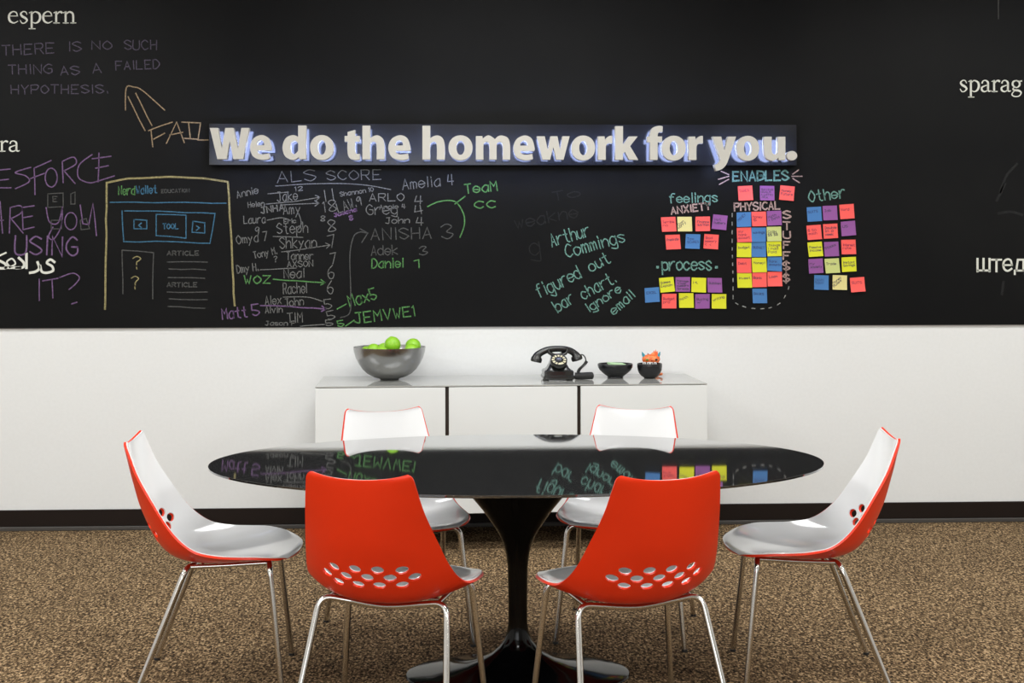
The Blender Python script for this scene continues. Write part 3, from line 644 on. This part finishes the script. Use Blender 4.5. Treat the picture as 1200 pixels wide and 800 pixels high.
def shell_mesh(lo, hi, shrink, vlo=0.0, vhi=0.0):
    NU, NV = 36, 60; bm = bmesh.new(); g = {}
    for k, off in ((0, lo), (1, hi)):
        for i in range(NU+1):
            u = -1+2*i/NU; us = u*(1-shrink)
            for j in range(NV+1):
                v = vlo+(VM-vlo-vhi)*j/NV
                g[k, i, j] = bm.verts.new(S(us, v)+Nrm(us, v)*off)
    for k in (0, 1):
        for i in range(NU):
            for j in range(NV):
                q = [g[k, i, j], g[k, i+1, j], g[k, i+1, j+1], g[k, i, j+1]]
                bm.faces.new(q if k else q[::-1])
    for i in range(NU):
        for j in (0, NV): bm.faces.new((g[0, i, j], g[0, i+1, j], g[1, i+1, j], g[1, i, j]))
    for j in range(NV):
        for i in (0, NU): bm.faces.new((g[0, i, j], g[0, i, j+1], g[1, i, j+1], g[1, i, j]))
    bmesh.ops.recalc_face_normals(bm, faces=bm.faces[:])
    return bm
HOLES = []
for row, (v, n) in enumerate(((5.22, 4), (5.62, 5), (6.02, 4))):
    for k in range(n): HOLES.append(((k-(n-1)/2)*(.066 - row*.002), v))
def find_u(x, v):
    w_ = S(1, v).x; return x/w_
def cutter(rx, ry):
    bm = bmesh.new()
    for x, v in HOLES:
        u = find_u(x, v); p = S(u, v); n = Nrm(u, v)
        ax = Vector((1, 0, 0)); ax = (ax-n*ax.dot(n)).normalized(); ay = n.cross(ax)
        rings = []
        for s in (-.03, .03):
            rings.append([bm.verts.new(p+n*s+ax*rx*math.cos(a)+ay*ry*math.sin(a)) for a in [2*math.pi*k/24 for k in range(24)]])
        for k in range(24): bm.faces.new((rings[0][k], rings[0][(k+1) % 24], rings[1][(k+1) % 24], rings[1][k]))
        bm.faces.new(rings[0][::-1]); bm.faces.new(rings[1])
    bmesh.ops.recalc_face_normals(bm, faces=bm.faces[:])
    me = bpy.data.meshes.new('cut'); bm.to_mesh(me); bm.free(); return me
def bool_mesh(bm, cut):
    me = bpy.data.meshes.new('shell'); bm.to_mesh(me); bm.free()
    o = bpy.data.objects.new('tmp', me); co = bpy.data.objects.new('tmpc', cut); C.objects.link(o); C.objects.link(co)
    md = o.modifiers.new('b', 'BOOLEAN'); md.operation = 'DIFFERENCE'; md.object = co; md.solver = 'EXACT'
    out = bpy.data.meshes.new_from_object(o.evaluated_get(bpy.context.evaluated_depsgraph_get()))
    bpy.data.objects.remove(o); bpy.data.objects.remove(co)
    out.materials.clear()
    out.polygons.foreach_set('use_smooth', [True]*len(out.polygons)); out.set_sharp_from_angle(angle=math.radians(32))
    return out
def make_chair():
    t = thing('dining_chair', 'x', 'chair', (0, 0, 0), 0, 'orange and white shell chairs around the oval table')
    # Nrm points to the sitter's side
    s = 1 if Nrm(0, 9).z > 0 else -1
    outer = bool_mesh(shell_mesh(-.0075*s, .0, 0), cutter(.0190, .0130))
    outer.name = 'outer_shell'; link('outer_shell', outer, M['orange'], t)
    inner = bool_mesh(shell_mesh(.0003*s, .004*s, .012, .06, .05), cutter(.0205, .0145))
    inner.name = 'inner_shell'; link('inner_shell', inner, M['white'], t)
    R_ = .0095
    for sx in (-1, 1):
        for rear in (1, 0):
            foot = (.236*sx, -.238, .006) if rear else (.236*sx, .232, .006)
            cor = (.194*sx, -.075, .424) if rear else (.196*sx, .188, .433)
            mid = (.10*sx, -.062, .409) if rear else (.10*sx, .182, .419)
            pts = fillet([foot, cor, mid], .045, 7)
            lg = obj('leg', tube(bmesh.new(), pts, R_, 14), M['chrome'], t, 60)
            obj('foot_cap', tube(bmesh.new(), [(foot[0], foot[1], 0), (foot[0]*.998, foot[1], .009)], .0106, 12), M['rubber'], lg, 60)
        obj('side_rail', tube(bmesh.new(), [(.165*sx, -.070, .418), (.168*sx, .05, .421), (.170*sx, .185, .427)], .0075, 12), M['chrome'], t, 60)
    for rear in (1, 0):
        y, z0, z1 = (-.062, .409, .399) if rear else (.182, .419, .414)
        obj('crossbar', tube(bmesh.new(), cat_pts([(-.10, y, z0), (-.05, y, (z0+z1*2)/3), (0, y, z1), (.05, y, (z0+z1*2)/3), (.10, y, z0)], 4), R_, 14), M['chrome'], t, 60)
    for x, y in ((-.12, -.03), (.12, -.03), (-.12, .16), (.12, .16)):
        z = S(find_u(x, 8.5), 8.8 if y < 0 else 11).z
        obj('mounting_bracket', tube(bmesh.new(), [(x*1.3, y, .42), (x, y, z-.006)], .005, 8), M['chrome'], t, 60)
    return t
chair = make_chair()
# back-centre positions (world) and heading of each chair; heading 0 faces +Y
CH_POS = [
 (-.292, -3.243, -15, 'orange-backed shell chair in front of the table, left of the pedestal'),
 (.560, -3.283, 15, 'orange-backed shell chair in front of the table, right of the pedestal'),
 (-1.109, -2.460, -86, 'shell chair side-on at the left end of the table, white seat facing right'),
 (1.437, -2.505, 83, 'shell chair side-on at the right end of the table, white seat facing left'),
 (-.323, -1.678, 180+14, 'white-faced shell chair behind the table, left of the pedestal'),
 (.682, -1.658, 180-14, 'white-faced shell chair behind the table, right of the pedestal')]
for i, (bx_, by_, hd, lab) in enumerate(CH_POS):
    o = chair if i == 0 else copy_tree(chair)
    a = math.radians(hd); off = .274
    o.location = (bx_-math.sin(a)*off, by_+math.cos(a)*off, 0); o.rotation_euler = (0, 0, a); o['label'] = lab

# ------------------------------------------------------------------ sideboard
SB = thing('sideboard', 'low white sideboard with a glossy grey top standing along the wall behind the table', 'sideboard', (.2245, -.32, 0), math.radians(1.9))
HL, HD = .951, .27
ZT, ZB = .804, .186
obj('carcass', BX(-HL+.018, HL-.018, -HD+.022, HD, ZB+.004, ZT-.012), M['cabd'], SB)
for s in (-1, 1):
    obj('side_panel', BX(min(s*HL, s*(HL-.018)), max(s*HL, s*(HL-.018)), -HD+.0205, HD, ZB, ZT-.0065, bev=.001), M['cabw'], SB)
obj('top_panel', BX(-HL, HL, -HD, HD, ZT-.006, ZT, bev=.0015), M['cabtop'], SB)
gap = .0175; dwid = (2*HL-2*gap)/3
for k in range(3):
    x0 = -HL+k*(dwid+gap)
    obj('door', BX(x0, x0+dwid, -HD, -HD+.02, ZB, ZT-.0085, bev=.0015), M['cabw'], SB)
for x in (-.62, .62):
    for y in (-.2, .2):
        obj('leg', rl([(0, ZB+.004), (.022, ZB+.004), (.016, 0), (0, 0)], seg=16, c=(x, y, 0)), M['cabd'], SB, 40)

def top_at(x, y):   # a point on the sideboard top seen at this place
    a = (x-600)/FPX; b = (Y0-y)/FPX; d = _f+_R*a+_U*b; t = (ZT-HC)/d.z
    return (d.x*t, -DW+d.y*t, ZT)
# steel bowl of limes
bl = top_at(456.5, 444.5)
def bowl(name, prof_out, th, label, cat, loc, m, seg=56):
    inner = [(max(r-th, 0) if r > 0 else 0, z+th*(.9 if i < len(prof_out)-1 else -.0)) for i, (r, z) in enumerate(prof_out)]
    pr = [(0, prof_out[0][1])]+prof_out+[(prof_out[-1][0]-th, prof_out[-1][1])]
    inn = [(r, z) for r, z in reversed(inner[:-1]) if z > th*2 and r > .01]
    zb = inn[-1][1] if inn else th
    pr += inn+[(0, zb)]
    o = obj(name, rl(pr, seg=seg), m, None, 40); o.location = loc; tag(o, label, cat); return o
sb = bowl('steel_bowl', [(.046, 0), (.048, .003), (.050, .007), (.080, .0135), (.112, .031), (.136, .053), (.154, .079), (.170, .111), (.1795, .142), (.1825, .166)], .003, 'large brushed steel bowl full of green limes on the sideboard', 'bowl', bl, M['steel'])
LM = [(-.078, -.03, .148, .036, 'green lime at the left of the steel bowl, pale highlight on top'), (.017, -.03, .178, .041, 'biggest green lime rising highest from the middle of the bowl'),
      (.118, .03, .166, .040, 'pale green lime at the back right of the bowl'), (.114, -.055, .147, .037, 'bright green lime in front at the right of the bowl'),
      (-.033, -.095, .138, .036, 'green lime just showing over the front rim, left below the tallest one'), (.055, .032, .120, .030, 'green lime low between the tallest and the right-hand ones'),
      (-.118, .03, .135, .032, 'green lime lowest at the left inside rim of the bowl'), (.045, -.100, .122, .034, 'green lime mostly hidden behind the front rim, right of centre'), (-.03, .06, .145, .037, 'green lime at the back of the bowl, left of the tallest')]
lb = rl([(0, -1.06), (.10, -1.04), (.3, -.96)]+[(math.cos(a), math.sin(a)) for a in [math.radians(d) for d in range(-65, 70, 13)]]+[(.3, .96), (.12, 1.03), (.05, 1.04), (0, 1.0)], seg=28)
lime_me = None
for i, (x, y, z, r, lab) in enumerate(LM):
    if lime_me is None:
        o = obj('lime', lb, M['lime'], None, 60); lime_me = o.data
    else: o = bpy.data.objects.new('lime', lime_me); C.objects.link(o)
    o.scale = (r, r, r); o.location = (bl[0]+x, bl[1]+y, bl[2]+z); o.rotation_euler = (random.uniform(-.9, .9), random.uniform(-.9, .9), random.uniform(0, 6))
    tag(o, lab, 'lime', 'limes in the steel bowl')

# telephone
tp = top_at(654.5, 446)
ph = thing('telephone', 'black vintage rotary telephone standing on the middle of the sideboard', 'telephone', (tp[0], tp[1]+.06, ZT), math.radians(3))
def frust(bm, lv, n=6):
    rings = []
    for hx, hy, cy, z, rad in lv:
        ring = []
        for qx, qy, a0_ in ((1, 1, 0), (-1, 1, 90), (-1, -1, 180), (1, -1, 270)):
            for k in range(n+1):
                a = math.radians(a0_+90*k/n)
                ring.append(bm.verts.new((qx*(hx-rad)+rad*math.cos(a), cy+qy*(hy-rad)+rad*math.sin(a), z)))
        rings.append(ring)
    for a, b in zip(rings, rings[1:]):
        for k in range(len(a)): bm.faces.new((a[k], a[(k+1) % len(a)], b[(k+1) % len(a)], b[k]))
    bm.faces.new(rings[0][::-1]); bm.faces.new(rings[-1])
    return bm
obj('base', frust(bmesh.new(), [(.074, .072, 0, .006, .012), (.078, .076, 0, .010, .012), (.078, .076, 0, .024, .012), (.074, .072, 0, .027, .012), (.074, .072, 0, .046, .012), (.068, .066, 0, .053, .014)]), M['bake'], ph, 35)
obj('body', frust(bmesh.new(), [(.066, .062, 0, .05, .015), (.054, .054, 0, .062, .018), (.044, .046, .003, .08, .018), (.037, .038, .006, .10, .018), (.033, .032, .008, .118, .016), (.036, .030, .01, .126, .014), (.038, .028, .01, .132, .012)]), M['bake'], ph, 50)
for s in (-1, 1):
    for y in (-.018, .038):
        obj('cradle_prong', tube(bmesh.new(), fillet([(s*.022, y, .125), (s*.05, y, .138), (s*.048, y, .160)], .012), [.007]*6+[.006, .005, .004][:2], 8) if False else tube(bmesh.new(), [(s*.020, y, .125), (s*.040, y, .133), (s*.048, y, .145), (s*.046, y, .158)], [.008, .008, .006, .004], 8), M['bake'], ph, 60)
for x in (-.06, .06):
    for y in (-.055, .055): obj('foot', rl([(0, 0), (.009, 0), (.009, .008), (0, .008)], seg=12, c=(x, y, 0)), M['rubber'], ph)
# handset
path = cat_pts([(-.106, .01, .100), (-.100, .01, .122), (-.080, .01, .138), (-.045, .01, .151), (0, .01, .155), (.045, .01, .151), (.077, .01, .138), (.093, .01, .122), (.098, .01, .106)], 4)
n_ = len(path); rad = []
for i in range(n_):
    t = abs(i/(n_-1)*2-1); rad.append(.0155+.003*t+(.011*((t-.6)/.4) if t > .6 else 0))
hs = obj('handset', tube(bmesh.new(), path, rad, 16), M['bake'], ph, 50)
for s, p, nn in ((-1, (-.1065, .01, .102), (-.22, 0, -1)), (1, (.0985, .01, .108), (.3, 0, -1))):
    d = Vector(nn).normalized(); p = Vector(p)
    obj('earpiece' if s < 0 else 'mouthpiece', tube(bmesh.new(), [p-d*.012, p-d*.004, p+d*.010, p+d*.013], [.026, .029, .029, .025], 20), M['bake'], hs, 40)
# dial, tilted back on the front of the body
dl = obj('dial', rl([(0, .006), (.040, .006), (.042, .003), (.042, -.012), (0, -.012)], seg=36), M['bake'], ph, 40)
dl.location = (0, -.050, .098); dl.rotation_euler = (math.radians(38), 0, 0)
obj('dial_ring', lathe(bmesh.new(), [(.036, .036, .0062), (.036, .036, .0085), (.0215, .0215, .0085), (.0215, .0215, .0062), (.036, .036, .0062)], seg=36), M['cream'], dl, 40)
obj('finger_wheel', lathe(bmesh.new(), [(.0415, .0415, .009), (.0415, .0415, .0105), (.037, .037, .0105), (.037, .037, .009), (.0415, .0415, .009)], seg=36), M['bake'], dl, 40)
for k in range(11):
    a = math.radians(-60+k*30)+.26
    obj('wheel_spoke', BX(.020, .038, -.0022, .0022, .009, .0105), M['bake'], dl).rotation_euler = (0, 0, a)
obj('dial_centre', rl([(0, .012), (.019, .012), (.022, .0095), (.022, .0085), (0, .0085)], seg=24), M['bake'], dl, 40)
obj('dial_label', rl([(0, .0128), (.012, .0128), (.012, .012), (0, .012)], seg=24), M['steel'], dl, 40)
# cord: thin lead, coiled part, and the bundle lying at the right
cord = obj('cord', tube(bmesh.new(), cat_pts([(.108, .01, .122), (.128, .01, .124), (.140, .008, .112), (.146, .005, .092), (.148, .005, .088)], 6), .003, 8), M['rubber'], ph, 60)
def coil(path, r, turns, wire):
    cp = cat_pts(path, 12); out = []; N = turns*10
    for i in range(N+1):
        f = i/N*(len(cp)-1); k = min(int(f), len(cp)-2); p = cp[k].lerp(cp[k+1], f-k); t = (cp[k+1]-cp[k]).normalized()
        n1 = t.cross(Vector((0, 1, 0))).normalized(); n2 = t.cross(n1); a = 2*math.pi*i/10
        out.append(p+(n1*math.cos(a)+n2*math.sin(a))*r)
    return tube(bmesh.new(), out, wire, 6)
obj('coiled_cord', coil([(.148, .005, .090), (.136, .0, .074), (.112, .0, .052), (.104, -.004, .036)], .0065, 16, .0022), M['rubber'], ph, 60)
obj('coiled_cord', coil([(.085, -.03, .020), (.12, -.03, .020), (.15, -.028, .021), (.172, -.02, .020)], .0155, 22, .0032), M['rubber'], ph, 60)
obj('coiled_cord', coil([(.172, -.018, .020), (.15, .01, .018), (.12, .012, .018), (.095, .005, .018)], .013, 18, .003), M['rubber'], ph, 60)

# black bowls
b1 = top_at(721, 442.5)
bowl('ceramic_bowl', [(.040, 0), (.042, .002), (.040, .007), (.060, .022), (.080, .040), (.089, .056), (.0905, .068), (.0885, .073)], .004, 'wide shallow black bowl holding pale green paper slips on the sideboard', 'bowl', b1, M['blackc'])
pad = thing('paper_pad', 'stack of pale green paper slips lying in the shallow black bowl', 'paper pad', (b1[0]+.008, b1[1], ZT+.062), .12)
for k in range(3):
    o = obj('slip', BX(-.040, .040, -.035, .035, 0, .004), M['paperg'], pad); o.location = (random.uniform(-.003, .003), 0, .0042*k); o.rotation_euler = (math.radians(3), math.radians(2+k), .05*k)
b2 = top_at(761.3, 443)
bowl('ceramic_bowl', [(.028, 0), (.030, .004), (.044, .013), (.055, .027), (.061, .042), (.0635, .058), (.0635, .072), (.0625, .076)], .004, 'small deep black bowl holding white packets beside the orange figurine', 'bowl', b2, M['blackc'])
for k in range(7):
    x = -.035+.0115*k; 
    o = thing('sugar_packet', ['white packet at the left edge of the deep black bowl', 'white packet second from left in the deep black bowl', 'white packet third from left in the deep black bowl', 'white packet in the middle of the deep black bowl', 'white packet just right of the middle of the deep black bowl', 'white packet second from right in the deep black bowl', 'white packet at the right edge of the deep black bowl'][k], 'packet', (b2[0]+x, b2[1]-.004+.004*(k % 2), ZT+.028), 0, 'packets in the deep black bowl')
    o.rotation_euler = (random.uniform(-.1, .1), random.uniform(-.22, .22), random.uniform(-.4, .4))
    obj('wrapper', BX(-.0062, .0062, -.003, .003, .008, .054, bev=.001), M['paperw'], o)
    obj('stripe', BX(-.0022, .0022, -.0034, .0034, .034, .052), M['toyk'], o)

# orange figurine behind the deep bowl
fg = (b2[0]+.022, b2[1]+.065)
F = thing('figurine', 'orange painted clay horned creature figurine standing behind the deep black bowl', 'figurine', (fg[0], fg[1]+.035, ZT)); F.scale = (1.08, 1, .80)
def blob(prof, seg=24, c=(0, 0, 0), sy=1): return lathe(bmesh.new(), [(r, r*sy, z) for r, z in prof], seg=seg, c=c)
obj('body', blob([(0, .012), (.026, .014), (.034, .03), (.032, .055), (.024, .075), (.02, .085), (0, .09)], sy=.8), M['toy'], F, 60)
hd = obj('head', blob([(0, .078), (.024, .080), (.038, .092), (.044, .108), (.042, .124), (.032, .136), (.016, .142), (0, .143)], sy=.62), M['toy'], F, 60)
for s in (-1, 1):
    obj('ear', tube(bmesh.new(), [(s*.032, 0, .128), (s*.038, 0, .142), (s*.044, 0, .160)], [.009, .007, .0008], 10), M['toyt'], hd, 60)
    obj('eye', lathe(bmesh.new(), [(0, 0, -.007), (.0055, .0055, -.004), (.0075, .0075, 0), (.0055, .0055, .004), (0, 0, .007)], seg=14, c=(s*.022, -.0225, .110)), M['toyg'] if s < 0 else M['toyk'], hd, 60)
    obj('foot', blob([(0, 0), (.012, .001), (.014, .008), (.010, .016), (0, .02)], c=(s*.022, -.012, 0)), M['toy'], F, 60)
    obj('arm', tube(bmesh.new(), [(s*.026, 0, .068), (s*.040, -.008, .055), (s*.043, -.016, .040)], [.009, .008, .007], 10), M['toy'], F, 60)
obj('nose', lathe(bmesh.new(), [(0, 0, -.005), (.005, .006, 0), (0, 0, .005)], seg=12, c=(.0, -.027, .106)), M['toyn'], hd, 60)
for x, h_ in ((.004, .156), (.012, .168), (.020, .174), (.027, .165)):
    obj('crest', tube(bmesh.new(), [(x, 0, .132), (x+.001, 0, .145), (x+.003, 0, h_)], [.007, .006, .0008], 8), M['toy'], hd, 60)
obj('crest', tube(bmesh.new(), [(-.012, 0, .136), (-.014, 0, .144), (-.017, 0, .152)], [.004, .003, .0008], 8), M['inkr'], hd, 60)
obj('tail', tube(bmesh.new(), cat_pts([(.022, .01, .02), (.038, 0, .012), (.048, -.015, .014), (.046, -.026, .022)], 4), .006, 10), M['toy'], F, 60)
